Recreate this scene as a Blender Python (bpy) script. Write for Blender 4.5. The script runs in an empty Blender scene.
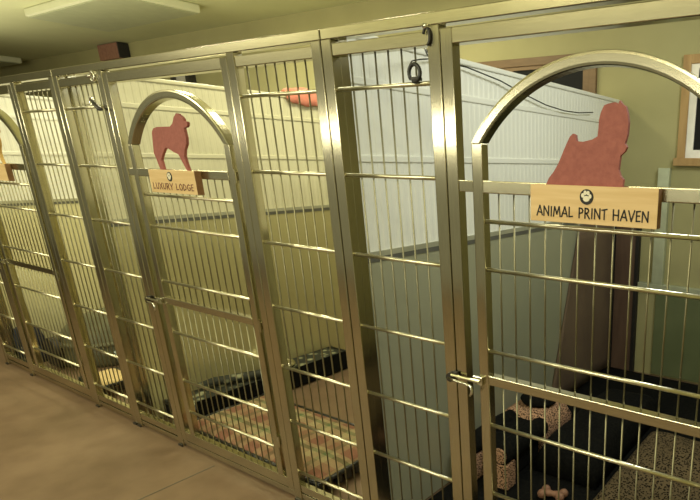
import bpy, bmesh, math, random
from mathutils import Vector, Matrix
random.seed(7)
SC = bpy.context.scene
COL = SC.collection
PI = math.pi

# ------------------------------------------------------------------ materials
def new_mat(name):
    m = bpy.data.materials.new(name); m.use_nodes = True
    nt = m.node_tree
    return m, nt, nt.nodes['Principled BSDF']

def tex_coord(nt, scale=(1, 1, 1), kind='Object'):
    tc = nt.nodes.new('ShaderNodeTexCoord'); mp = nt.nodes.new('ShaderNodeMapping')
    mp.inputs['Scale'].default_value = scale
    nt.links.new(tc.outputs[kind], mp.inputs['Vector'])
    return mp.outputs['Vector']

def noise_mix(nt, vec, c1, c2, scale, lo=.35, hi=.65, detail=4):
    n = nt.nodes.new('ShaderNodeTexNoise'); n.inputs['Scale'].default_value = scale
    n.inputs['Detail'].default_value = detail
    nt.links.new(vec, n.inputs['Vector'])
    r = nt.nodes.new('ShaderNodeValToRGB')
    r.color_ramp.elements[0].position = lo; r.color_ramp.elements[0].color = (*c1, 1)
    r.color_ramp.elements[1].position = hi; r.color_ramp.elements[1].color = (*c2, 1)
    nt.links.new(n.outputs['Fac'], r.inputs['Fac'])
    return r.outputs['Color'], n.outputs['Fac']

def simple(name, c1, c2=None, scale=8, rough=.6, metal=0, spec=.5, stretch=(1, 1, 1), bump=0, sheen=0):
    m, nt, b = new_mat(name)
    c2 = c2 or tuple(v * .85 for v in c1)
    v = tex_coord(nt, stretch)
    col, fac = noise_mix(nt, v, c1, c2, scale)
    nt.links.new(col, b.inputs['Base Color'])
    b.inputs['Roughness'].default_value = rough
    b.inputs['Metallic'].default_value = metal
    b.inputs['Specular IOR Level'].default_value = spec
    if sheen: b.inputs['Sheen Weight'].default_value = sheen
    if bump:
        bp = nt.nodes.new('ShaderNodeBump'); bp.inputs['Strength'].default_value = bump
        bp.inputs['Distance'].default_value = .01
        nt.links.new(fac, bp.inputs['Height']); nt.links.new(bp.outputs['Normal'], b.inputs['Normal'])
    return m

def steel_mat(name, c1, c2, rough, aniso, stretch, rot=0.0):
    m, nt, b = new_mat(name)
    v = tex_coord(nt, stretch)
    col, fac = noise_mix(nt, v, c1, c2, 30)
    nt.links.new(col, b.inputs['Base Color'])
    b.inputs['Metallic'].default_value = 1
    b.inputs['Roughness'].default_value = rough
    b.inputs['Anisotropic'].default_value = aniso
    b.inputs['Anisotropic Rotation'].default_value = rot
    t = nt.nodes.new('ShaderNodeTangent'); t.direction_type = 'RADIAL'; t.axis = 'Z'
    nt.links.new(t.outputs['Tangent'], b.inputs['Tangent'])
    return m

M = {}
M['steel'] = steel_mat('brushed_steel', (.555, .52, .37), (.49, .455, .32), .20, .8, (14, 14, .6), 0.0)
M['steel_h'] = steel_mat('brushed_steel_rail', (.555, .52, .37), (.49, .455, .32), .21, .0, (.6, 14, 14))
M['wire'] = simple('bright_steel_wire', (.80, .77, .60), (.70, .67, .48), 20, .28, 1)
M['bar'] = simple('dull_steel_bar', (.33, .315, .21), (.27, .255, .17), 20, .48, 1)
M['chrome'] = simple('polished_chrome', (.82, .82, .74), (.74, .74, .66), 20, .15, 1)
M['dark_iron'] = simple('dark_iron', (.035, .035, .03), (.06, .055, .05), 30, .4, .6)
M['wall'] = simple('olive_plaster', (.38, .355, .18), (.345, .325, .16), 2.2, .75, bump=.05)
M['ceil'] = simple('ceiling_paint', (.56, .57, .345), (.52, .53, .32), 1.5, .8)
M['fixture'] = simple('light_fixture_enamel', (.66, .67, .50), (.62, .63, .46), 4, .35)
M['lens'] = simple('fixture_lens', (.40, .42, .28), (.36, .38, .25), 9, .4)
M['trim_dark'] = simple('dark_gap_trim', (.13, .13, .11), (.09, .09, .07), 10, .5)
M['trim_grey'] = simple('grey_trim', (.45, .45, .34), (.39, .39, .29), 10, .4, .3)
M['red'] = simple('red_brown_paint', (.34, .112, .095), (.285, .09, .077), 60, .75, bump=.15)
M['tan'] = simple('tan_paint', (.62, .42, .14), (.54, .36, .11), 40, .7)
M['black_cloth'] = simple('black_fleece', (.004, .0045, .0045), (.009, .009, .008), 60, .95, spec=.1, bump=.3)
M['ink'] = simple('black_ink', (.010, .009, .008), (.016, .014, .012), 30, .6)
M['ink_red'] = simple('brown_red_ink', (.15, .03, .022), (.11, .022, .016), 30, .6)
M['cream'] = simple('cream_paint', (.80, .76, .62), (.74, .70, .56), 30, .6)
M['plastic_black'] = simple('black_plastic', (.012, .013, .012), (.02, .02, .02), 30, .35)
M['navy'] = simple('navy_cloth', (.014, .02, .04), (.02, .028, .05), 40, .9)
M['brown'] = simple('brown_panel', (.13, .08, .055), (.10, .06, .042), 6, .5, stretch=(4, 4, .6))
M['reflected_brown'] = simple('reflected_brown', (.155, .108, .068), (.115, .076, .05), 2.2, .85)  # brown of a reflection, put into a material colour
M['green_panel'] = simple('green_plastic_panel', (.145, .17, .085), (.12, .145, .07), 3, .4)
M['pale_post'] = simple('pale_aluminium', (.55, .60, .44), (.48, .52, .38), 12, .4, .4)
M['casing'] = simple('wood_casing', (.42, .27, .11), (.33, .20, .075), 6, .5, stretch=(3, 3, .5))
M['casing_dark'] = simple('dark_wood_casing', (.20, .125, .06), (.14, .085, .04), 6, .55, stretch=(.5, 3, 3))
M['sash'] = simple('pale_sash', (.78, .76, .72), (.70, .68, .64), 12, .25, .3)
M['pink'] = simple('pink_red_cloth', (.72, .27, .19), (.64, .22, .15), 25, .9, bump=.3)
M['maroon'] = simple('maroon_box', (.30, .15, .105), (.23, .105, .075), 30, .6)
M['grey_olive'] = simple('grey_olive_plastic', (.115, .115, .065), (.09, .09, .05), 6, .55, bump=.1)
M['tan_cushion'] = simple('tan_cushion', (.72, .56, .28), (.62, .47, .22), 20, .85)
M['pale_blue'] = simple('pale_blue_plastic', (.52, .60, .58), (.44, .52, .52), 12, .4)
M['peach'] = simple('peach_rubber', (.30, .16, .10), (.24, .12, .075), 30, .6)
M['cable'] = simple('black_cable', (.02, .02, .018), (.03, .03, .026), 50, .5)

def glass_mat():
    m, nt, b = new_mat('dark_window_glass')
    v = tex_coord(nt)
    col, fac = noise_mix(nt, v, (.006, .007, .008), (.012, .012, .012), 3)
    nt.links.new(col, b.inputs['Base Color'])
    b.inputs['Roughness'].default_value = .35
    b.inputs['Specular IOR Level'].default_value = .12
    return m
M['glass'] = glass_mat()

def floor_mat():
    m, nt, b = new_mat('stained_concrete')
    v = tex_coord(nt)
    c1, f1 = noise_mix(nt, v, (.185, .124, .080), (.232, .163, .106), 1.6, .3, .7, 6)
    c2, f2 = noise_mix(nt, v, (.72, .66, .60), (1.05, 1.03, 1.0), 7, .3, .62, 8)
    mx = nt.nodes.new('ShaderNodeMix'); mx.data_type = 'RGBA'; mx.blend_type = 'MULTIPLY'
    mx.inputs[0].default_value = .55
    nt.links.new(c1, mx.inputs[6]); nt.links.new(c2, mx.inputs[7])
    nt.links.new(mx.outputs[2], b.inputs['Base Color'])
    b.inputs['Roughness'].default_value = .42
    b.inputs['Specular IOR Level'].default_value = .35
    bp = nt.nodes.new('ShaderNodeBump'); bp.inputs['Strength'].default_value = .08
    nt.links.new(f2, bp.inputs['Height']); nt.links.new(bp.outputs['Normal'], b.inputs['Normal'])
    return m
M['floor'] = floor_mat()

def white_panel(name, c1, c2):
    m, nt, b = new_mat(name)
    v = tex_coord(nt)
    col, f = noise_mix(nt, v, c1, c2, 1.3)
    nt.links.new(col, b.inputs['Base Color'])
    b.inputs['Roughness'].default_value = .35
    b.inputs['Subsurface Weight'].default_value = 0
    return m
M['corrugated'] = white_panel('white_corrugated_plastic', (.83, .84, .77), (.78, .79, .71))

def lower_mat(name, c1, c2):
    m, nt, b = new_mat(name)
    v = tex_coord(nt)
    col, f = noise_mix(nt, v, c1, c2, 1.1)
    nt.links.new(col, b.inputs['Base Color'])
    b.inputs['Roughness'].default_value = .26
    b.inputs['Metallic'].default_value = .35
    return m
M['lower'] = lower_mat('olive_glossy_panel', (.56, .52, .28), (.50, .46, .245))
M['lower_lit'] = lower_mat('lit_glossy_panel', (.80, .77, .50), (.74, .71, .45))  # lit copy of the lower panel, brighter pen light put into the colour
M['corrugated_dim'] = white_panel('dim_corrugated_plastic', (.66, .64, .45), (.61, .59, .41))  # white corrugated panel with dimmer, yellower light put into the colour
M['lower_cool'] = lower_mat('cool_lit_glossy_panel', (.46, .47, .345), (.41, .42, .305))  # same lower panel, cooler light of the near pen tinted in

def leopard_mat(name, base, spot, scale):
    m, nt, b = new_mat(name)
    v = tex_coord(nt)
    vo = nt.nodes.new('ShaderNodeTexVoronoi'); vo.inputs['Scale'].default_value = scale
    nt.links.new(v, vo.inputs['Vector'])
    r = nt.nodes.new('ShaderNodeValToRGB')
    e = r.color_ramp.elements
    e[0].position = .36; e[0].color = (*spot, 1)
    e[1].position = .50; e[1].color = (*base, 1)
    nt.links.new(vo.outputs['Distance'], r.inputs['Fac'])
    nt.links.new(r.outputs['Color'], b.inputs['Base Color'])
    b.inputs['Roughness'].default_value = .95
    b.inputs['Specular IOR Level'].default_value = .1
    return m
M['leopard'] = leopard_mat('leopard_print', (.50, .30, .19), (.018, .013, .011), 105)
M['leopard_dark'] = leopard_mat('dark_leopard_print', (.135, .10, .056), (.008, .007, .006), 80)

def plaid_mat():
    m, nt, b = new_mat('plaid_blanket')
    def stripes(axis, freq, cols):
        v = tex_coord(nt)
        s = nt.nodes.new('ShaderNodeSeparateXYZ'); nt.links.new(v, s.inputs[0])
        mu = nt.nodes.new('ShaderNodeMath'); mu.operation = 'MULTIPLY'; mu.inputs[1].default_value = freq
        nt.links.new(s.outputs[axis], mu.inputs[0])
        fr = nt.nodes.new('ShaderNodeMath'); fr.operation = 'FRACT'; nt.links.new(mu.outputs[0], fr.inputs[0])
        r = nt.nodes.new('ShaderNodeValToRGB'); r.color_ramp.interpolation = 'CONSTANT'
        els = r.color_ramp.elements
        while len(els) < len(cols): els.new(.5)
        for e, (p, c) in zip(els, cols): e.position = p; e.color = (*c, 1)
        nt.links.new(fr.outputs[0], r.inputs['Fac'])
        return r.outputs['Color']
    red, cream, green, tan = (.22, .10, .06), (.35, .285, .15), (.10, .14, .055), (.27, .17, .09)
    a = stripes(0, 3.6, [(0, red), (.22, cream), (.42, tan), (.58, green), (.70, cream), (.86, red)])
    c = stripes(1, 4.2, [(0, red), (.18, tan), (.40, cream), (.62, green), (.74, cream), (.85, red)])
    mx = nt.nodes.new('ShaderNodeMix'); mx.data_type = 'RGBA'; mx.inputs[0].default_value = .6
    nt.links.new(a, mx.inputs[6]); nt.links.new(c, mx.inputs[7])
    nt.links.new(mx.outputs[2], b.inputs['Base Color'])
    b.inputs['Roughness'].default_value = .95
    return m
M['plaid'] = plaid_mat()

def wood_mat():
    m, nt, b = new_mat('pine_board')
    v = tex_coord(nt, (1.2, 9, 16))
    col, f = noise_mix(nt, v, (.62, .43, .20), (.72, .53, .28), 3, .35, .65, 5)
    nt.links.new(col, b.inputs['Base Color'])
    b.inputs['Roughness'].default_value = .5
    return m
M['pine'] = wood_mat()
M['pine_end'] = simple('pine_end_grain', (.26, .14, .06), (.2, .1, .045), 30, .7)

def patterned_cushion():
    m, nt, b = new_mat('grey_patterned_cushion')
    v = tex_coord(nt, (1, 1, 1))
    w = nt.nodes.new('ShaderNodeTexVoronoi'); w.inputs['Scale'].default_value = 14
    nt.links.new(v, w.inputs['Vector'])
    r = nt.nodes.new('ShaderNodeValToRGB')
    e = r.color_ramp.elements
    e[0].position = .2; e[0].color = (.34, .35, .22, 1)
    e[1].position = .42; e[1].color = (.03, .034, .026, 1)
    nt.links.new(w.outputs['Distance'], r.inputs['Fac'])
    nt.links.new(r.outputs['Color'], b.inputs['Base Color'])
    b.inputs['Roughness'].default_value = .7
    return m
M['patterned'] = patterned_cushion()

# ------------------------------------------------------------------ geometry helpers
def box(bm, x0, x1, y0, y1, z0, z1, bev=0, seg=2):
    t = bmesh.new()
    bmesh.ops.create_cube(t, size=1)
    for v in t.verts:
        v.co = Vector(((x0 + x1) / 2 + v.co.x * (x1 - x0), (y0 + y1) / 2 + v.co.y * (y1 - y0), (z0 + z1) / 2 + v.co.z * (z1 - z0)))
    if bev:
        bmesh.ops.bevel(t, geom=t.edges[:], offset=bev, segments=seg, profile=.5, affect='EDGES')
    merge(bm, t)
    return bm

def merge(bm, t):
    me = bpy.data.meshes.new('tmp'); t.to_mesh(me); t.free()
    bm.from_mesh(me); bpy.data.meshes.remove(me)

def tube(bm, pts, r, n=8, caps=True, radii=None):
    pts = [Vector(p) for p in pts]
    rings = []
    up = None
    for i, p in enumerate(pts):
        if i == 0: d = pts[1] - pts[0]
        elif i == len(pts) - 1: d = pts[-1] - pts[-2]
        else: d = (pts[i + 1] - pts[i]).normalized() + (pts[i] - pts[i - 1]).normalized()
        d.normalize()
        if up is None:
            a = Vector((0, 0, 1)) if abs(d.z) < .9 else Vector((0, 1, 0))
            up = (a - d * a.dot(d)).normalized()
        else:
            up = (up - d * up.dot(d)).normalized()
        s = d.cross(up)
        rr = radii[i] if radii else r
        rings.append([bm.verts.new(p + (up * math.cos(2 * PI * k / n) + s * math.sin(2 * PI * k / n)) * rr) for k in range(n)])
    for a, b in zip(rings, rings[1:]):
        for k in range(n):
            bm.faces.new((a[k], a[(k + 1) % n], b[(k + 1) % n], b[k]))
    if caps:
        bm.faces.new(rings[0][::-1]); bm.faces.new(rings[-1])
    return bm

def prism_xz(bm, pts, y0, y1):
    f = [bm.verts.new((x, y0, z)) for x, z in pts]
    b = [bm.verts.new((x, y1, z)) for x, z in pts]
    n = len(pts)
    bm.faces.new(f); bm.faces.new(b[::-1])
    for i in range(n):
        bm.faces.new((f[i], b[i], b[(i + 1) % n], f[(i + 1) % n]))
    bmesh.ops.recalc_face_normals(bm, faces=bm.faces[:])
    return bm

def pillow(bm, x0, x1, y0, y1, z0, h, nx=16, ny=16, wob=0, edge=.35, seed=0):
    """soft cushion: flat underside, domed and rounded top"""
    rnd = random.Random(seed)
    ph = [rnd.uniform(0, 6.28) for _ in range(6)]
    top = []; bot = []
    for i in range(nx + 1):
        rt = []; rb = []
        for j in range(ny + 1):
            u = i / nx * 2 - 1; v = j / ny * 2 - 1
            e = (1 - abs(u) ** 6) * (1 - abs(v) ** 6)
            z = h * (edge + (1 - edge) * max(e, 0) ** .5)
            x = (x0 + x1) / 2 + u * (x1 - x0) / 2; y = (y0 + y1) / 2 + v * (y1 - y0) / 2
            z += wob * e * (math.sin(x * 11 + ph[0]) * math.sin(y * 9 + ph[1]) + .6 * math.sin(x * 23 + y * 17 + ph[2]))
            rt.append(bm.verts.new((x, y, z0 + z))); rb.append(bm.verts.new((x, y, z0)))
        top.append(rt); bot.append(rb)
    for i in range(nx):
        for j in range(ny):
            bm.faces.new((top[i][j], top[i + 1][j], top[i + 1][j + 1], top[i][j + 1]))
            bm.faces.new((bot[i][j], bot[i][j + 1], bot[i + 1][j + 1], bot[i + 1][j]))
    for i in range(nx):
        bm.faces.new((top[i][0], bot[i][0], bot[i + 1][0], top[i + 1][0]))
        bm.faces.new((top[i][ny], top[i + 1][ny], bot[i + 1][ny], bot[i][ny]))
    for j in range(ny):
        bm.faces.new((top[0][j], top[0][j + 1], bot[0][j + 1], bot[0][j]))
        bm.faces.new((top[nx][j], bot[nx][j], bot[nx][j + 1], top[nx][j + 1]))
    return bm

def lathe(bm, prof, c, n=24, half=None):
    rings = []
    for r, z in prof:
        rings.append([bm.verts.new((c[0] + r * math.cos(2 * PI * k / n), c[1] + r * math.sin(2 * PI * k / n), c[2] + z)) for k in range(n)])
    for a, b in zip(rings, rings[1:]):
        for k in range(n):
            bm.faces.new((a[k], a[(k + 1) % n], b[(k + 1) % n], b[k]))
    bm.faces.new(rings[0][::-1]); bm.faces.new(rings[-1])
    bmesh.ops.recalc_face_normals(bm, faces=bm.faces[:])
    return bm

ROOT = {}      # object name -> world root location
def root_of(o):
    while o.parent: o = o.parent
    return Vector(ROOT.get(o.name, o.location))

def obj(name, bm, mat, parent=None, smooth=False, label=None):
    me = bpy.data.meshes.new(name)
    bmesh.ops.recalc_face_normals(bm, faces=bm.faces[:])
    if parent is not None:
        org = root_of(parent)
    else:
        xs = [v.co for v in bm.verts]
        org = Vector(((min(v.x for v in xs) + max(v.x for v in xs)) / 2, (min(v.y for v in xs) + max(v.y for v in xs)) / 2, min(v.z for v in xs)))
    for v in bm.verts: v.co -= org
    bm.to_mesh(me); bm.free()
    me.materials.append(mat)
    if smooth:
        for p in me.polygons: p.use_smooth = True
    o = bpy.data.objects.new(name, me); COL.objects.link(o)
    if parent is not None: o.parent = parent
    else: o.location = org; ROOT[o.name] = org
    if label: o['label'] = label
    return o

def tag(o, label, cat, group=None):
    o['label'] = label; o['category'] = cat
    if group: o['group'] = group
    return o

def thing(name, loc, label, cat, group=None):
    o = bpy.data.objects.new(name, None); COL.objects.link(o)
    o.location = loc; o.empty_display_size = .1; ROOT[o.name] = Vector(loc)
    return tag(o, label, cat, group)

def struct(name, bm, mat, parent=None):
    o = obj(name, bm, mat, parent)
    if parent is None: o['kind'] = 'structure'
    return o

def B(*a, **k): return box(bmesh.new(), *a, **k)
def T(pts, r, **k): return tube(bmesh.new(), pts, r, **k)

# ------------------------------------------------------------------ the room
XL, XR, YF, YB, ZC = -15.0, .50, -4.2, 2.6, 3.10
struct('floor', B(XL, XR, YF, YB, -.1, 0), M['floor'])
struct('ceiling', B(XL, XR, YF, YB, ZC, ZC + .1), M['ceil'])
struct('wall_back', B(XL, XR, YB, YB + .15, -.1, ZC + .1), M['wall'])
struct('wall_left', B(XL - .15, XL, YF, YB + .15, -.1, ZC + .1), M['wall'])
struct('wall_right', B(XR, XR + .15, YF, YB + .15, -.1, ZC + .1), M['wall'])
# expansion joint in the concrete
jb = bmesh.new()
a, b_ = Vector((-3.16, -.62, 0)), Vector((-2.965, .02, 0))
box(jb, -3.075, -3.069, -4.1, -.03, 0.0005, .0015)
struct('trim_1', jb, M['trim_dark'])

# ------------------------------------------------------------------ pen dividers (white corrugated upper, glossy lower)
M0, PITCH = -6.203, 2.197
def divider(X, label, low='lower', cor='corrugated'):
    t = thing('pen_divider', (X, 0.06, 0), label, 'pen partition', 'partitions between the dog pens')
    y0, y1 = .062, 2.597
    obj('lower_panel', B(X - .018, X + .018, y0, y1, .012, 1.300), M[low], t)
    bm = bmesh.new()
    n = 63; step = (y1 - y0) / n
    prof = []
    for i in range(n):
        y = y0 + i * step
        prof += [(y, 0), (y + step * .40, .0003), (y + step * .52, .0024), (y + step * .88, .0024)]
    prof.append((y1, 0))
    for side in (-1, 1):
        lo = [bm.verts.new((X + side * (.012 + d), y, 1.325)) for y, d in prof]
        hi = [bm.verts.new((X + side * (.012 + d), y, 2.135)) for y, d in prof]
        for k in range(len(prof) - 1):
            bm.faces.new((lo[k], lo[k + 1], hi[k + 1], hi[k]))
    obj('corrugated_panel', bm, M[cor], t)
    obj('trim_rail', B(X - .024, X + .024, y0, y1, 1.306, 1.328), M['trim_grey'], t)
    obj('shadow_gap', B(X - .0215, X + .0215, y0 + .034, y1, 1.284, 1.3065), M['trim_dark'], t)
    obj('cap_rail', B(X - .024, X + .024, y0, y1, 2.13, 2.155, bev=.006), M[cor], t)
    for z in (1.70, 1.985):
        obj('batten', B(X - .021, X + .021, y0, y1, z - .014, z + .014, bev=.004), M[cor], t)
    for yy in (.10,):
        bb = bmesh.new()
        box(bb, X - .0255, X + .0255, y0 - .004, y0 + .034, .012, 2.128)
        obj('end_post', bb, M['steel'], t)
    return t
divider(M0, 'white ribbed partition behind the leftmost gate, furthest of the three', 'lower_lit')
divider(M0 + PITCH, 'white ribbed partition seen behind the red standing dog cutout', 'lower', 'corrugated_dim')
divider(M0 + 2 * PITCH, 'white ribbed partition behind the red sitting dog cutout, nearest of the three', 'lower_cool')

# ------------------------------------------------------------------ kennel fronts
POSTW, DEP = .05, .038
ZTOP = 2.137
GX0, GX1 = .555, 1.617       # gate opening inside a module
PANEL_Z = (.168, .452, .742, 1.042, 1.338, 1.639, 1.937)
GATE_Z = (.261, .462, .757, 1.050, 1.345, 1.507)

def front(m, label, right=True):
    """one bolted kennel bay front: header, sill, posts and the fixed barred panels"""
    t = thing('dog_kennel', (m + PITCH / 2, .02, 0), label, 'dog kennel', 'steel dog kennels along the aisle')
    x0 = m + .003; x1 = m + (PITCH - .003 if right else GX1 + .003 + POSTW)
    obj('header_rail', B(x0, x1, 0, DEP, 2.100, ZTOP, bev=.003), M['steel_h'], t)
    obj('sill', B(x0, x1, .004, DEP - .002, .012, .047, bev=.003), M['steel_h'], t)
    xs = [m + .003, m + GX0 - .003 - POSTW, m + GX1 + .003]
    if right: xs.append(m + PITCH - .003 - POSTW)
    for x in xs:
        p = obj('post', B(x, x + POSTW, -.001, DEP, .0, 2.1005, bev=.003), M['steel'], t)
        obj('foot', B(x + .004, x + POSTW - .004, -.008, DEP + .006, 0, .012), M['dark_iron'], p)
    panel(t, m + .003 + POSTW, m + GX0 - .003 - POSTW, 7, m + .117, .0612)
    if right: panel(t, m + GX1 + .003 + POSTW, m + PITCH - .003 - POSTW, 8, m + GX1 + .088, .0605)
    return t

def panel(t, xa, xb, nb, first, step):
    obj('top_rail', B(xa + .0005, xb - .0005, .002, DEP - .002, 2.045, 2.086, bev=.003), M['steel_h'], t)
    obj('bottom_rail', B(xa + .0005, xb - .0005, .004, DEP - .004, .055, .098, bev=.003), M['steel_h'], t)
    pn = t
    for k in range(nb):
        x = first + k * step
        obj('upright_bar', T([(x, .027, .098), (x, .027, 2.047)], .0032), M['bar'], pn, smooth=True)
    for z in PANEL_Z:
        obj('cross_wire', T([(xa - .001, .016, z), (xb + .001, .016, z)], .0075), M['wire'], pn, smooth=True)

def arc_pts(cx, zc, R, a0, a1, n):
    return [(cx + R * math.cos(a0 + (a1 - a0) * k / n), zc + R * math.sin(a0 + (a1 - a0) * k / n)) for k in range(n + 1)]

def gate(g, label, first=.2):
    W = GX1 - GX0
    g0 = g + .001; g1 = g + W - .001
    t = thing('kennel_gate', (g + W / 2, .025, 0), label, 'kennel gate', 'arched gates of the kennel fronts')
    S, SH = M['steel'], M['steel_h']
    for x in (g0, g1 - .046):
        obj('outer_post', B(x, x + .046, 0, DEP, .05, 2.088, bev=.003), S, t)
    obj('top_rail', B(g0 + .046, g1 - .046, 0, DEP, 2.042, 2.088, bev=.003), SH, t)
    obj('bottom_rail', B(g0 + .046, g1 - .046, .002, DEP - .002, .052, .112, bev=.003), SH, t)
    s0, s1 = g + .105, g + .982            # outer edges of the arch leaf
    sw = .042; zs = 1.752
    for x in (s0, s1 - sw):
        obj('stile', B(x, x + sw, .001, DEP - .001, .112, zs, bev=.004), S, t)
    # arch: square tube swept along a shallow arc
    cx = (s0 + s1) / 2; hw = (s1 - s0) / 2; rise = .236
    R = (hw * hw + rise * rise) / (2 * rise); zc = zs + rise - R
    a0 = math.asin((zs - zc) / R)
    N = 40
    out = arc_pts(cx, zc, R, PI - a0, a0, N)
    hw2 = hw - sw; r2 = rise - sw + .004; R2 = (hw2 * hw2 + r2 * r2) / (2 * r2); zc2 = zs + r2 - R2
    a2 = math.asin((zs - zc2) / R2)
    inn = arc_pts(cx, zc2, R2, PI - a2, a2, N)
    bm = bmesh.new()
    rings = []
    ch = .006
    for (xo, zo), (xi, zi) in zip(out, inn):
        d = Vector((xi - xo, 0, zi - zo)).normalized()
        o = Vector((xo, 0, zo)); i_ = Vector((xi, 0, zi))
        y0, y1 = -.001, DEP + .001
        Y = lambda p, y: bm.verts.new((p.x, y, p.z))
        rings.append([Y(o, y0 + ch), Y(o + d * ch * .4, y0 + ch * .3), Y(o + d * ch * 1.5, y0), Y(i_ - d * ch * 1.5, y0), Y(i_ - d * ch * .4, y0 + ch * .3), Y(i_, y0 + ch), Y(i_, y1), Y(o, y1)])
    for A_, C_ in zip(rings, rings[1:]):
        n = len(A_)
        for k in range(n):
            bm.faces.new((A_[k], A_[(k + 1) % n], C_[(k + 1) % n], C_[k]))
    bm.faces.new(rings[0]); bm.faces.new(rings[-1][::-1])
    ao = obj('arch', bm, M['steel_h'], t)
    for p in ao.data.polygons: p.use_smooth = False
    obj('middle_rail', B(s0 + sw, s1 - sw, .0, DEP - .004, 1.598, 1.637, bev=.003), SH, t)
    obj('lock_rail', B(s0 + sw, s1 - sw, .0, DEP - .004, .925, .961, bev=.003), SH, t)
    obj('stop_block', B(g0 + .046, s0, .004, DEP - .006, 1.600, 1.636, bev=.002), S, t)
    for z in (1.600, .915, .30):
        hb = bmesh.new()
        box(hb, s1, g1 - .046, .004, DEP - .006, z, z + .036, bev=.002)
        tube(hb, [(s1 + .02, -.002, z - .012), (s1 + .02, -.002, z + .048)], .007, n=10)
        obj('hinge', hb, S, t)
    step = .0587; x = s0 + sw + .045; k = 0
    while x < s1 - sw - .015:
        bm = bmesh.new()
        tube(bm, [(x, .027, .112), (x, .027, .925)], .0031)
        tube(bm, [(x, .027, .961), (x, .027, 1.598)], .0031)
        obj('upright_bar', bm, M['bar'], t, smooth=True)
        x += step
    for z in GATE_Z:
        obj('cross_wire', T([(s0 + sw - .002, .016, z), (s1 - sw + .002, .016, z)], .0075), M['wire'], t, smooth=True)
    # slide latch
    zl = .925
    lp = bmesh.new()
    bmesh.ops.create_cone(lp, cap_ends=True, segments=16, radius1=.02, radius2=.017, depth=.016, matrix=Matrix.Translation((g - .022, -.009, zl)) @ Matrix.Rotation(PI / 2, 4, 'X'))
    box(lp, g - .012, g + .012, -.013, -.001, zl + .004, zl + .026, bev=.002)
    latch = obj('latch', lp, M['dark_iron'], t, label='dark slide latch keeper')
    bb = bmesh.new()
    tube(bb, [(g - .012, -.016, zl + .012), (g + .118, -.016, zl + .012)], .0065, n=10)
    box(bb, g + .085, g + .125, -.012, .0005, zl - .004, zl + .028, bev=.002)
    obj('latch_bolt', bb, M['chrome'], latch, smooth=False)
    hk = bmesh.new()
    tube(hk, [(g - .025, -.02, zl), (g + .02, -.026, zl - .002), (g + .07, -.028, zl - .004), (g + .088, -.03, zl - .007), (g + .094, -.031, zl - .018), (g + .092, -.031, zl - .034), (g + .084, -.031, zl - .044)], .0055, n=10)
    obj('latch_handle', hk, M['chrome'], latch, smooth=True)
    return t

mA, mB, mC = M0, M0 + PITCH, M0 + 2 * PITCH
front(mA, 'leftmost steel kennel front, framing the gate cut by the left edge')
front(mB, 'middle steel kennel front with barred panels either side of LUXURY LODGE gate')
front(mC, 'nearest steel kennel front framing the ANIMAL PRINT HAVEN gate')
gate(mA + GX0, 'arched steel gate with tan dog cutout at the left edge')
gate(mB + GX0, 'arched steel gate carrying the LUXURY LODGE sign')
gate(mC + GX0, 'arched steel gate carrying the ANIMAL PRINT HAVEN sign')

# ------------------------------------------------------------------ signs with lettering
GL = {
 'A': (.80, [[(0, 0), (.42, 1.0)], [(.42, 1.0), (.76, .04)], [(.12, .36), (.66, .30)]]),
 'N': (.80, [[(.04, 0), (.06, .96)], [(.06, .96), (.70, .04)], [(.70, .04), (.72, 1.0)]]),
 'I': (.28, [[(.12, 0), (.14, .96)]]),
 'M': (.98, [[(0, 0), (.16, .96)], [(.16, .96), (.46, .22)], [(.46, .22), (.78, .98)], [(.78, .98), (.92, 0)]]),
 'L': (.60, [[(.06, 1.0), (.05, .04)], [(.05, .04), (.54, .10)]]),
 'P': (.62, [[(.06, 0), (.08, .98)], [(.08, .96), (.40, .92), (.54, .74), (.44, .54), (.09, .44)]]),
 'R': (.68, [[(.06, 0), (.08, .98)], [(.08, .96), (.40, .92), (.52, .75), (.42, .56), (.09, .47)], [(.22, .50), (.64, -.04)]]),
 'T': (.66, [[(.32, 0), (.33, .92)], [(0, .88), (.66, .98)]]),
 'H': (.80, [[(.06, 0), (.05, 1.0)], [(.68, 0), (.70, 1.0)], [(.06, .50), (.69, .46)]]),
 'V': (.76, [[(0, .98), (.36, .0)], [(.36, 0), (.74, 1.02)]]),
 'E': (.56, [[(.06, .02), (.07, .96)], [(.06, .04), (.50, .06)], [(.07, .52), (.42, .54)], [(.07, .94), (.50, .98)]]),
 'U': (.74, [[(.05, 1.0), (.06, .36), (.2, .06), (.46, .04), (.62, .3), (.66, 1.0)]]),
 'X': (.72, [[(0, .98), (.68, .0)], [(.64, 1.0), (.02, 0)]]),
 'Y': (.72, [[(0, 1.0), (.34, .46)], [(.70, 1.0), (.34, .46)], [(.34, .46), (.32, 0)]]),
 'O': (.80, [[(.38, 1.0), (.10, .78), (.06, .42), (.22, .06), (.50, .02), (.70, .34), (.68, .74), (.38, 1.0)]]),
 'D': (.74, [[(.06, .0), (.07, .98)], [(.07, .96), (.42, .86), (.64, .56), (.54, .22), (.06, .02)]]),
 'G': (.80, [[(.66, .86), (.40, .98), (.12, .76), (.06, .38), (.24, .05), (.52, .05), (.68, .22), (.68, .46)], [(.44, .46), (.74, .47)]]),
 ' ': (.44, []),
}
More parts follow.
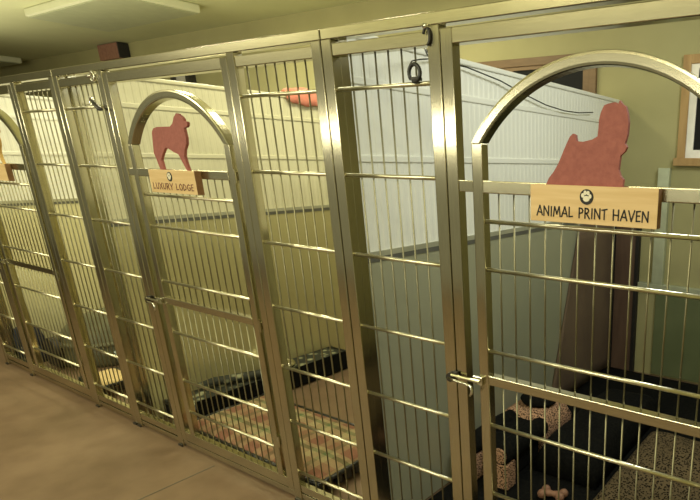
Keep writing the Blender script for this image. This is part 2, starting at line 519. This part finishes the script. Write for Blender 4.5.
def lettering(text, x0, x1, z0, h, yf, sw=.0044):
    tot = sum(GL[c][0] + .16 for c in text) - .16
    ux = (x1 - x0) / tot
    res = []; x = x0
    for c in text:
        w, strokes = GL[c]; bm = bmesh.new()
        for st in strokes:
            P_ = [Vector((x + px * ux, 0, z0 + pz * h)) for px, pz in st]
            for p, q in zip(P_, P_[1:]):
                d = (q - p); L = d.length
                if L < 1e-6: continue
                d.normalize(); n = Vector((-d.z, 0, d.x)) * sw / 2
                p2 = p - d * sw * .3; q2 = q + d * sw * .3
                prism = [(v.x, v.z) for v in (p2 + n, q2 + n, q2 - n * .8, p2 - n * .8)]
                t = bmesh.new(); prism_xz(t, prism, yf - .0012, yf + .0004); merge(bm, t)
        x += (w + .16) * ux
        if strokes: res.append(bm)
        else: bm.free()
    return res

def sign(cx, text, label, ink, w=.405, z0=1.5275, h=.107):
    x0, x1 = cx - w / 2, cx + w / 2; yf = -.032
    bo = obj('sign_board', B(x0, x1, yf, -.0015, z0, z0 + h, bev=.0015), M['pine'])
    tag(bo, label, 'sign', 'wooden name signs on the gates')
    bo.data.materials.append(M['pine_end'])
    for p in bo.data.polygons:
        if abs(p.normal.x) > .9: p.material_index = 1
    if text:
        for lb in lettering(text, x0 + .024, x1 - .024, z0 + .017, .029, yf): obj('letter', lb, ink, bo)
    ex, ez, er = cx - .012, z0 + h - .030, .0215
    em = bmesh.new(); prism_xz(em, arc_pts(ex, ez, er, 0, 2 * PI, 28)[:-1], yf - .002, yf + .0004)
    e = obj('paw_emblem', em, M['ink'], bo, label='black disc with pale paw mark')
    pw = bmesh.new()
    for dx, dz, rx, rz in ((0, -.005, .0085, .0068), (-.0115, .004, .0040, .0052), (-.004, .0115, .0040, .0052), (.0055, .0110, .0040, .0050), (.0120, .002, .0038, .0050)):
        t = bmesh.new()
        prism_xz(t, [(ex + dx + 1.25 * rx * math.cos(a * PI / 8), ez + dz + 1.2 * rz * math.sin(a * PI / 8)) for a in range(16)], yf - .0032, yf - .0015)
        merge(pw, t)
    obj('paw_mark', pw, M['cream'], e)
    return bo
cA, cB, cC = (m + GX0 + .5355 for m in (mA, mB, mC))
sign(cA, '', 'pale wooden sign board cut off by the left edge, under tan dog cutout', M['ink_red'])
sign(cB - .006, 'LUXURY LODGE', 'pale wooden sign reading LUXURY LODGE on middle gate', M['ink_red'])
sign(cC + .018, 'ANIMAL PRINT HAVEN', 'pale wooden sign reading ANIMAL PRINT HAVEN on the near gate', M['ink'])

D3DOG = [(0.068, 0.0), (0.077, 0.018), (0.095, 0.038), (0.111, 0.063), (0.125, 0.093), (0.135, 0.113), (0.146, 0.133), (0.156, 0.141), (0.164, 0.137), (0.167, 0.121), (0.188, 0.119), (0.217, 0.125), (0.233, 0.133), (0.235, 0.152), (0.236, 0.175), (0.241, 0.194), (0.25, 0.212), (0.263, 0.216), (0.282, 0.219), (0.292, 0.214), (0.296, 0.223), (0.304, 0.213), (0.314, 0.207), (0.32, 0.189), (0.324, 0.166), (0.322, 0.136), (0.316, 0.114), (0.322, 0.105), (0.316, 0.093), (0.304, 0.083), (0.302, 0.066), (0.3, 0.046), (0.306, 0.03), (0.316, 0.02), (0.314, 0.0)]
D2DOG = [(0.188, 0.0), (0.158, 0.0), (0.148, 0.024), (0.139, 0.052), (0.127, 0.077), (0.133, 0.106), (0.14, 0.139), (0.148, 0.171), (0.166, 0.187), (0.201, 0.193), (0.264, 0.193), (0.316, 0.193), (0.341, 0.205), (0.361, 0.23), (0.388, 0.248), (0.403, 0.246), (0.414, 0.239), (0.426, 0.234), (0.438, 0.224), (0.44, 0.214), (0.463, 0.211), (0.464, 0.198), (0.451, 0.188), (0.429, 0.186), (0.43, 0.168), (0.433, 0.143), (0.426, 0.117), (0.402, 0.091), (0.391, 0.065), (0.396, 0.033), (0.408, 0.0), (0.391, 0.0), (0.372, 0.027), (0.359, 0.048), (0.343, 0.072), (0.305, 0.082), (0.269, 0.096), (0.245, 0.101), (0.224, 0.09), (0.201, 0.069), (0.181, 0.047), (0.185, 0.019)]
def cutout(pts, ox, oz, mat, label):
    bm = bmesh.new(); prism_xz(bm, [(ox + x, oz + z) for x, z in pts], -.019, -.007)
    bmesh.ops.triangulate(bm, faces=[f for f in bm.faces if len(f.verts) > 4])
    return tag(obj('dog_cutout', bm, mat), label, 'dog cutout', 'painted dog silhouettes on the gates')
cutout(D2DOG, -3.19 - PITCH + .02, 1.6345, M['tan'], 'tan standing dog cutout at the left edge of the photo')
cutout(D2DOG, -3.19, 1.6345, M['red'], 'red standing dog cutout on the LUXURY LODGE sign')
cutout(D3DOG, -.9235, 1.6345, M['red'], 'red sitting long-haired dog cutout on the ANIMAL PRINT HAVEN sign')

# ------------------------------------------------------------------ things hung on the fronts
def ring_pts(c, r, a0, a1, n, rz=None, tilt=0):
    rz = rz or r
    return [(c[0] + r * math.cos(a0 + (a1 - a0) * k / n), c[1] + tilt * math.sin(a0 + (a1 - a0) * k / n), c[2] + rz * math.sin(a0 + (a1 - a0) * k / n)) for k in range(n + 1)]
lo = thing('cable_loop', (-1.42, .0, 1.95), 'black loop clipped on the top wire left of the near gate', 'cable loop')
obj('loop', T(ring_pts((-1.365, -.004, 1.968), .024, -PI * .62, PI * 1.25, 18, .026), .0062, n=10), M['plastic_black'], lo, smooth=True)
obj('clip', B(-1.378, -1.345, -.012, .010, 1.944, 1.956, bev=.003), M['dark_iron'], lo)
obj('loop_wire', T([(-1.388, -.002, 1.990), (-1.384, .008, 2.006), (-1.365, .025, 2.012), (-1.34, .06, 2.018)], .0022, n=6), M['cable'], lo, smooth=True)
cord = T([(-1.34, .062, 2.018), (-1.55, .25, 2.10), (-1.72, .45, 2.115), (-1.765, .539, 2.118), (-1.765, .762, 2.118), (-1.765, 1.032, 2.092), (-1.765, 1.25, 2.052), (-1.765, 1.477, 2.018), (-1.765, 1.70, 2.004), (-1.765, 1.9, 2.008), (-1.765, 2.1, 2.027)], .0035, n=8)
tag(obj('hanging_cord', cord, M['cable'], smooth=True), 'thin black cord sagging along the white partition behind the near arch', 'cord')
sr = thing('snap_ring', (-1.30, -.004, 2.03), 'steel snap ring at top corner left of the near gate', 'snap ring', 'steel snap rings on the panels')
obj('ring', T(ring_pts((-1.303, -.006, 2.068), .013, -PI * .45, PI * .9, 14, .024), .0045, n=8), M['dark_iron'], sr, smooth=True)
obj('ring_eye', T([(-1.306, .002, 2.098), (-1.306, -.012, 2.098)], .008, n=10), M['chrome'], sr, smooth=True)
sr2 = thing('snap_ring', (-3.51, -.004, 2.04), 'steel snap ring on top rail left of the LUXURY LODGE gate', 'snap ring', 'steel snap rings on the panels')
obj('ring', T(ring_pts((-3.53, -.008, 2.075), .018, -PI * .9, PI * .9, 16, .022), .005, n=8), M['chrome'], sr2, smooth=True)
obj('ring_eye', T([(-3.545, .004, 2.085), (-3.575, -.012, 2.075)], .007, n=10), M['chrome'], sr2, smooth=True)
hk = thing('leash_snap', (-3.53, -.01, 1.92), 'dark leash snap hanging on wire left of the LUXURY LODGE gate', 'leash snap')
obj('snap_body', T([(-3.585, -.012, 1.968), (-3.545, -.02, 1.945), (-3.50, -.022, 1.922), (-3.478, -.022, 1.918)], .010, n=10, radii=[.005, .010, .011, .007]), M['dark_iron'], hk, smooth=True)
obj('snap_hook', T(ring_pts((-3.592, -.010, 1.958), .020, -PI * .2, PI * 1.3, 14, .022), .0045, n=8), M['chrome'], hk, smooth=True)

# ------------------------------------------------------------------ windows on the back wall
def window(n, x0, x1, z0, z1, cas, dark=False):
    root = bpy.data.objects.new('window_%d' % n, None); COL.objects.link(root)
    root.location = ((x0 + x1) / 2, YB, z0); ROOT[root.name] = Vector(root.location); root['kind'] = 'structure'
    c = .06; y = YB - .03
    bm = bmesh.new()
    box(bm, x0, x0 + c, y, YB, z0, z1, bev=.003); box(bm, x1 - c, x1, y, YB, z0, z1, bev=.003)
    box(bm, x0 + c, x1 - c, y, YB, z1 - c, z1, bev=.003)
    box(bm, x0 - .02, x1 + .02, y - .015, YB, z0 - .02, z0 + c * .6, bev=.003)
    obj('window_casing', bm, cas, root)
    s = .055; xa, xb, za, zb = x0 + c, x1 - c, z0 + c * .6, z1 - c
    bm = bmesh.new(); ys = YB - .02
    box(bm, xa, xa + s, ys, YB, za, zb); box(bm, xb - s, xb, ys, YB, za, zb)
    box(bm, xa + s, xb - s, ys, YB, za, za + s); box(bm, xa + s, xb - s, ys, YB, zb - s * .5, zb)
    xm = (xa + xb) / 2; box(bm, xm - .02, xm + .02, ys, YB, za + s, zb - s * .5)
    obj('window_sash', bm, cas if dark else M['sash'], root)
    obj('window_glass', B(xa + s, xb - s, YB - .008, YB - .001, za + s, zb - s * .5), M['glass'], root)
    return root
window(1, -1.305, .275, 1.705, 2.425, M['casing'])
window(2, -3.562, -1.985, 1.675, 2.495, M['casing_dark'], True)
# far window: pale blind between two dark jambs
r3 = bpy.data.objects.new('window_3', None); COL.objects.link(r3); r3.location = (-7.7, YB, 2.0); ROOT['window_3'] = Vector((-7.7, YB, 2.0)); r3['kind'] = 'structure'
obj('window_casing', box(box(box(bmesh.new(), -7.87, -7.80, YB - .05, YB, 1.9, 2.74), -7.50, -7.40, YB - .07, YB, 1.9, 2.74), -7.80, -7.50, YB - .05, YB, 2.68, 2.74), M['dark_iron'], r3)
obj('window_blind', B(-7.80, -7.50, YB - .02, YB, 1.9, 2.68), M['sash'], r3)

# ------------------------------------------------------------------ ceiling fixtures, wall box
def fixture(x0, x1, y0, y1, label):
    t = thing('ceiling_light', ((x0 + x1) / 2, (y0 + y1) / 2, ZC - .085), label, 'ceiling light', 'flat boxed ceiling lights')
    bm = bmesh.new()
    box(bm, x0, x1, y0, y1, ZC - .075, ZC - .0005, bev=.012)
    obj('housing', bm, M['fixture'], t)
    obj('diffuser', B(x0 + .02, x1 - .02, y0 + .02, y1 - .02, ZC - .085, ZC - .073, bev=.004), M['lens'], t)
    return t
fixture(-7.80, -5.98, 1.26, 1.98, 'large flat ceiling light box in the upper left of the photo')
fixture(-13.9, -11.75, 1.9, 2.45, 'far ceiling light showing as a pale smear at the left edge')
wb = tag(obj('wall_box', B(-9.36, -8.84, 2.47, 2.598, 2.905, 3.09, bev=.006), M['maroon']), 'dark reddish box high on the back wall near the ceiling', 'wall box')
obj('dark_end', B(-8.841, -8.815, 2.475, 2.598, 2.91, 3.09, bev=.003), M['ink'], wb, label='black right end')  # thin black slab over the right end of the box

# ------------------------------------------------------------------ pen behind ANIMAL PRINT HAVEN
dd = thing('dog_door', (-1.3, YB - .02, 0), 'pale green dog hatch on back wall of the near pen', 'dog door')
obj('hatch_panel', B(-1.40, -.70, YB - .022, YB - .001, .02, .745, bev=.003), M['green_panel'], dd)
obj('crossbar', B(-1.55, -.68, YB - .045, YB - .002, .745, .785, bev=.003), M['pale_post'], dd)
obj('track_post', B(-1.435, -1.345, YB - .045, YB - .002, .785, 1.668, bev=.003), M['pale_post'], dd)
br = bmesh.new()
box(br, -1.761, -1.585, YB - .035, YB - .002, .002, 1.42, bev=.006)
bd = tag(obj('brown_board', br, M['brown']), 'dark brown board standing in the back corner of the near pen', 'board')
for xs_ in ((-1.585, -1.555), (-1.783, -1.761)): obj('edge_strip', B(*xs_, YB - .045, YB - .002, .002, 1.42), M['ink'], bd, label='black edge strip')
br = bmesh.new()  # added sheet: imitates the brown reflection on the glossy lower panel
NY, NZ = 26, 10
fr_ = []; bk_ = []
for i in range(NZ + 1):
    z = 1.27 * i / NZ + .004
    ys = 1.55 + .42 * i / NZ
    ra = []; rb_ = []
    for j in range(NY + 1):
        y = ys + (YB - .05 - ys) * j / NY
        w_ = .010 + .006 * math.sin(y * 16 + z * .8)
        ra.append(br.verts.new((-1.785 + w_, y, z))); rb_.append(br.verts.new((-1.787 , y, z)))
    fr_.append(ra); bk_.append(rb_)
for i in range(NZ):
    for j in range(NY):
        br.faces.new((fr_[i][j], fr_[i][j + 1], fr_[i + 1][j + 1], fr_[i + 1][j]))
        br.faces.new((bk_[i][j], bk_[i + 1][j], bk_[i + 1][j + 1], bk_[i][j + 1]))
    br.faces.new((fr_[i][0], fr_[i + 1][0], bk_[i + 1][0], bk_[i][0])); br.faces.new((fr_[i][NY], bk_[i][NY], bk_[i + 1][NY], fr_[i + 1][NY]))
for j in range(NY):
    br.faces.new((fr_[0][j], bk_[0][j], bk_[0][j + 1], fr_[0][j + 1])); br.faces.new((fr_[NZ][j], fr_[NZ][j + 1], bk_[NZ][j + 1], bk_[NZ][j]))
tag(obj('brown_reflection', br, M['reflected_brown'], smooth=True), 'brown sheet imitating a reflection on the far end of the near partition', 'reflection_sheet')

mat_ = pillow(bmesh.new(), -1.755, .30, .22, 2.5, 0, .055, 24, 24, .004, .6, 3)
tag(obj('pen_mat', mat_, M['black_cloth'], smooth=True), 'black fleece mat covering the floor of the near pen', 'floor mat')

sofa = thing('pet_sofa', (-1.57, 1.0, .055), 'black and leopard print pet sofa by the near partition', 'pet bed')
z0 = .06
obj('sofa_base', box(bmesh.new(), -1.67, -1.46, .60, 1.10, z0, .22, bev=.02), M['black_cloth'], sofa)
sc = pillow(bmesh.new(), -1.66, -1.46, .62, .98, .215, .06, 12, 12, .004, .5, 5)
obj('seat_cushion', sc, M['black_cloth'], sofa, smooth=True)
for xa in (-1.665, -1.465):
    bm = tube(bmesh.new(), [(xa, .54, .255), (xa, .64, .255), (xa, .84, .255), (xa, .93, .245)], .055, n=18)
    obj('sofa_arm', bm, M['black_cloth'], sofa, smooth=True)
    cap = bmesh.new(); prism_xz(cap, arc_pts(xa, .255, .042, 0, 2 * PI, 20)[:-1], .531, .544)
    obj('arm_cap', cap, M['leopard'], sofa, label='leopard print arm end')
    obj('arm_front', B(xa - .042, xa + .042, .537, .62, .057, .205, bev=.008), M['leopard'], sofa, label='leopard print arm front')
bk = pillow(bmesh.new(), -1.74, -1.43, .90, 1.24, .06, .25, 14, 12, .006, .6, 9)
obj('sofa_back', bk, M['leopard'], sofa, smooth=True, label='leopard print back')
cu = lathe(bmesh.new(), [(.05, 0), (.10, .012), (.115, .035), (.09, .06), (.03, .07)], (-1.57, 1.09, .306), 24)
tag(obj('round_cushion', cu, M['black_cloth'], smooth=True), 'small black round cushion on top of the leopard pet sofa', 'cushion')
lump = pillow(bmesh.new(), -1.405, -1.03, .78, 1.75, .060, .20, 18, 18, .012, .4, 21)
tag(obj('black_cushion', lump, M['black_cloth'], smooth=True), 'large black cushion between leopard sofa and leopard blanket', 'cushion')
bl = pillow(bmesh.new(), -.985, -.20, .45, 1.48, .0575, .10, 30, 40, .018, .35, 31)
tag(obj('leopard_blanket', bl, M['leopard_dark'], smooth=True), 'rumpled leopard print blanket on the floor at lower right', 'blanket')
bone = bmesh.new()
tube(bone, [(-1.235, .60, .085), (-1.215, .603, .085), (-1.19, .607, .085), (-1.165, .612, .085), (-1.145, .615, .085)], .02, n=12, radii=[.022, .020, .014, .020, .023])
for x, y in ((-1.238, .58), (-1.238, .622), (-1.143, .597), (-1.143, .637)):
    bmesh.ops.create_uvsphere(bone, u_segments=12, v_segments=8, radius=.024, matrix=Matrix.Translation((x, y, .085)))
tag(obj('chew_toy', bone, M['peach'], smooth=True), 'peach coloured chew toy on the black mat', 'dog toy')

# ------------------------------------------------------------------ pen behind LUXURY LODGE
def cot(name, x0, x1, y0, y1, zt, label, group, top_mat, top_name, slats='x', th=.05):
    t = thing(name, ((x0 + x1) / 2, (y0 + y1) / 2, 0), label, 'dog cot', group)
    fr = bmesh.new(); r = .013
    for a_, b2 in (((x0, y0), (x1, y0)), ((x1, y0), (x1, y1)), ((x1, y1), (x0, y1)), ((x0, y1), (x0, y0))):
        tube(fr, [(a_[0], a_[1], zt), (b2[0], b2[1], zt)], r, n=10)
    obj('cot_frame', fr, M['plastic_black'], t, smooth=True)
    for x in (x0, x1):
        for y in (y0, y1):
            obj('leg', tube(bmesh.new(), [(x, y, 0), (x, y, zt + .012)], .016, n=12), M['plastic_black'], t, smooth=True)
    sk = bmesh.new()
    n = int((y1 - y0) / .055)
    for k in range(n + 1):
        y = y0 + (y1 - y0) * k / n
        box(sk, x1 - .008, x1 + .010, y - .016, y + .016, zt - .055, zt + .014, bev=.003)
    n = int((x1 - x0) / .055)
    for k in range(n + 1):
        x = x0 + (x1 - x0) * k / n
        box(sk, x - .016, x + .016, y0 - .010, y0 + .008, zt - .055, zt + .014, bev=.003)
    obj('webbing', sk, M['plastic_black'], t)
    c = pillow(bmesh.new(), x0 + .012, x1 - .004, y0 + .010, y1 - .012, zt - .02, th, 28, 28, .004, .55, 13)
    obj(top_name, c, top_mat, t, smooth=True)
    return t
c1 = cot('dog_cot', -3.56, -2.275, .065, .60, .085, 'low dog cot with plaid blanket top behind the panel right of LUXURY LODGE', 'dog cots in the pens', M['plaid'], 'plaid_cover')
c2 = cot('dog_cot', -3.955, -3.665, .16, 1.46, .115, 'long narrow black dog cot along the partition base behind LUXURY LODGE gate', 'dog cots in the pens', M['patterned'], 'patterned_cover', th=.045)
sk = bmesh.new(); box(sk, -3.662, -3.650, .20, 1.44, .012, .165, bev=.002)
obj('side_skirt', sk, M['black_cloth'], c2, label='black fabric side')
def roll(bm, pts, r):
    return tube(bm, pts, r, n=14, radii=[r * .6] + [r] * (len(pts) - 2) + [r * .6])
rb = roll(bmesh.new(), [(-3.90, .34, .175), (-3.87, .44, .18), (-3.80, .56, .18), (-3.74, .68, .18), (-3.72, .76, .175)], .032)
tag(obj('chew_rope', rb, M['patterned'], smooth=True), 'grey patterned rope lying on the long black cot', 'dog toy')
bw = lathe(bmesh.new(), [(.075, 0), (.085, .012), (.065, .045), (.058, .047), (.05, .018), (.01, .014)], (-3.80, .93, .142), 28)
tag(obj('steel_bowl', bw, M['chrome'], smooth=True), 'shiny steel bowl standing on the long black cot', 'bowl')
# red cloth over the partition top
rc = bmesh.new()
X = mB
prof = [(.036, -.055), (.034, -.01), (.030, .018), (.012, .032), (-.012, .034), (-.03, .02), (-.034, -.02), (-.036, -.075)]
rings = []
for i in range(15):
    u = i / 14
    y = 1.36 + .36 * u
    s = .55 + .75 * math.sin(u * PI) ** .5 + .1 * math.sin(u * 17)
    rings.append([rc.verts.new((X + dx * (1 + .15 * math.sin(u * 21 + k)), y, 2.158 + dz * s + (.012 if dz > 0 else 0) * math.sin(u * PI))) for k, (dx, dz) in enumerate(prof)])
for a_, b2 in zip(rings, rings[1:]):
    for k in range(len(prof) - 1): rc.faces.new((a_[k], a_[k + 1], b2[k + 1], b2[k]))
ro = obj('red_cloth', rc, M['pink'], smooth=True)
sm = ro.modifiers.new('Solidify', 'SOLIDIFY'); sm.thickness = .006; sm.offset = 1
tag(ro, 'pinkish red cloth draped over the partition top right of LUXURY LODGE', 'cloth')

# ------------------------------------------------------------------ pen behind the leftmost gate
c3 = cot('dog_cot', -5.02, -4.67, .085, .31, .085, 'black slatted dog cot with tan cushion in the leftmost pen', 'dog cots in the pens', M['tan_cushion'], 'tan_cover', th=.05)
dome = bmesh.new()
prof = [(.40, 0), (.42, .03), (.42, .10), (.39, .20), (.33, .29), (.24, .36), (.12, .40), (.02, .41)]
lathe(dome, prof, (-5.73, .62, 0), 32)
ig = tag(obj('dog_igloo', dome, M['grey_olive'], smooth=True), 'grey olive domed dog house in the leftmost pen', 'dog house')
dr = bmesh.new()
pts = arc_pts(-5.76, .13, .12, 0, PI, 14)
prism_xz(dr, [(-5.64, .012)] + pts + [(-5.88, .012)], .17, .22)
obj('doorway', dr, M['ink'], ig, label='dark arched doorway')
obj('rim_band', lathe(bmesh.new(), [(.40, .17), (.425, .175), (.418, .20), (.385, .205)], (-5.73, .62, 0), 32), M['grey_olive'], ig, smooth=True)
bu = thing('water_bucket', (-5.26, .47, 0), 'pale blue plastic bucket beside the domed dog house', 'bucket')
obj('pail', lathe(bmesh.new(), [(.04, 0), (.043, .004), (.056, .14), (.06, .145), (.053, .142), (.04, .02), (.01, .015)], (-5.26, .47, 0), 28), M['pale_blue'], bu, smooth=True)
obj('handle', T([(-5.26 + .058 * math.cos(a * PI / 12), .47, .138 + .07 * math.sin(a * PI / 12)) for a in range(13)], .004, n=8), M['chrome'], bu, smooth=True)
nb = thing('bolster_bed', (-6.12, .16, 0), 'navy bolster dog bed in the far left corner', 'pet bed')
obj('bolster', pillow(bmesh.new(), -6.178, -6.13, .075, .26, .0, .30, 12, 12, .003, .6, 4), M['navy'], nb, smooth=True)
obj('bed_pad', pillow(bmesh.new(), -6.128, -5.98, .075, .20, .0, .14, 12, 12, .003, .5, 6), M['navy'], nb, smooth=True)

# ------------------------------------------------------------------ lights
def area(name, loc, target, sx, sy, power, col):
    l = bpy.data.lights.new(name, 'AREA'); l.shape = 'RECTANGLE'; l.size = sx; l.size_y = sy
    l.energy = power; l.color = col
    o = bpy.data.objects.new(name, l); COL.objects.link(o); o.location = loc
    d = Vector(target) - Vector(loc)
    o.rotation_euler = d.to_track_quat('-Z', 'Y').to_euler()
    return o
WARM = (1.0, .93, .62)
area('aisle_lamp', (-1.2, -1.9, 3.05), (-1.2, -1.7, 0), 2.4, .5, 50, WARM)
area('aisle_lamp', (-6.0, -1.9, 3.05), (-6.0, -1.7, 0), 2.4, .5, 60, WARM)
area('glint_strip', (-3.2, -3.9, 2.04), (-3.2, 0, 1.7), 7.0, .16, 75, (1, .95, .72))  # unseen strip lamp added behind the camera for glints on the posts
area('ceiling_fill', (-4, -2.4, 2.3), (-4, -2.4, 4), 5, .3, 60, WARM)  # unseen upward lamps added to brighten ceiling and upper wall
area('ceiling_fill', (-6.5, .9, 2.35), (-6.5, .9, 4), 7, .3, 42, WARM)
area('pen_fill', (-5.1, 1.5, 3.0), (-5.1, 1.4, 0), 1.2, .4, 46, WARM)  # unseen lamps added above the pens to brighten the partitions
area('pen_fill', (-3.0, 1.3, 3.05), (-3.3, 1.2, 0), 1.2, .4, 34, WARM)
area('pen_fill', (-.05, 1.0, 2.78), (-1.8, 1.1, 1.3), .7, .5, 27, (.97, 1.0, .90))
w = bpy.data.worlds.new('World'); SC.world = w; w.use_nodes = True
bg = w.node_tree.nodes['Background']; bg.inputs[0].default_value = (.92, .87, .54, 1); bg.inputs[1].default_value = .30

# ------------------------------------------------------------------ camera (solved from the kennel front's lines)
f, cx, cy = 536.2519, 568.3674, 329.0316
a, b, c = -0.5001167, 0.30139694, 0.01568071
sc_ = 2.13 / 2.974
fwd = Vector((math.sin(a) * math.cos(b), math.cos(a) * math.cos(b), -math.sin(b)))
right = Vector((math.cos(a), -math.sin(a), 0)); up = right.cross(fwd)
r2 = right * math.cos(c) + up * math.sin(c); u2 = -right * math.sin(c) + up * math.cos(c)
cd = bpy.data.cameras.new('camera'); cam = bpy.data.objects.new('camera', cd); COL.objects.link(cam)
cam.matrix_world = Matrix(((r2.x, u2.x, -fwd.x, 0), (r2.y, u2.y, -fwd.y, -2 * sc_), (r2.z, u2.z, -fwd.z, 2.3707928 * sc_), (0, 0, 0, 1)))
cd.sensor_fit = 'HORIZONTAL'; cd.sensor_width = 36; cd.lens = f * 36 / 700
cd.shift_x = (350 - cx) / 700; cd.shift_y = (cy - 250) / 700
cd.clip_start = .02
SC.camera = cam
SC.view_settings.view_transform = 'Standard'
SC.view_settings.look = 'None'
SC.view_settings.exposure = 0
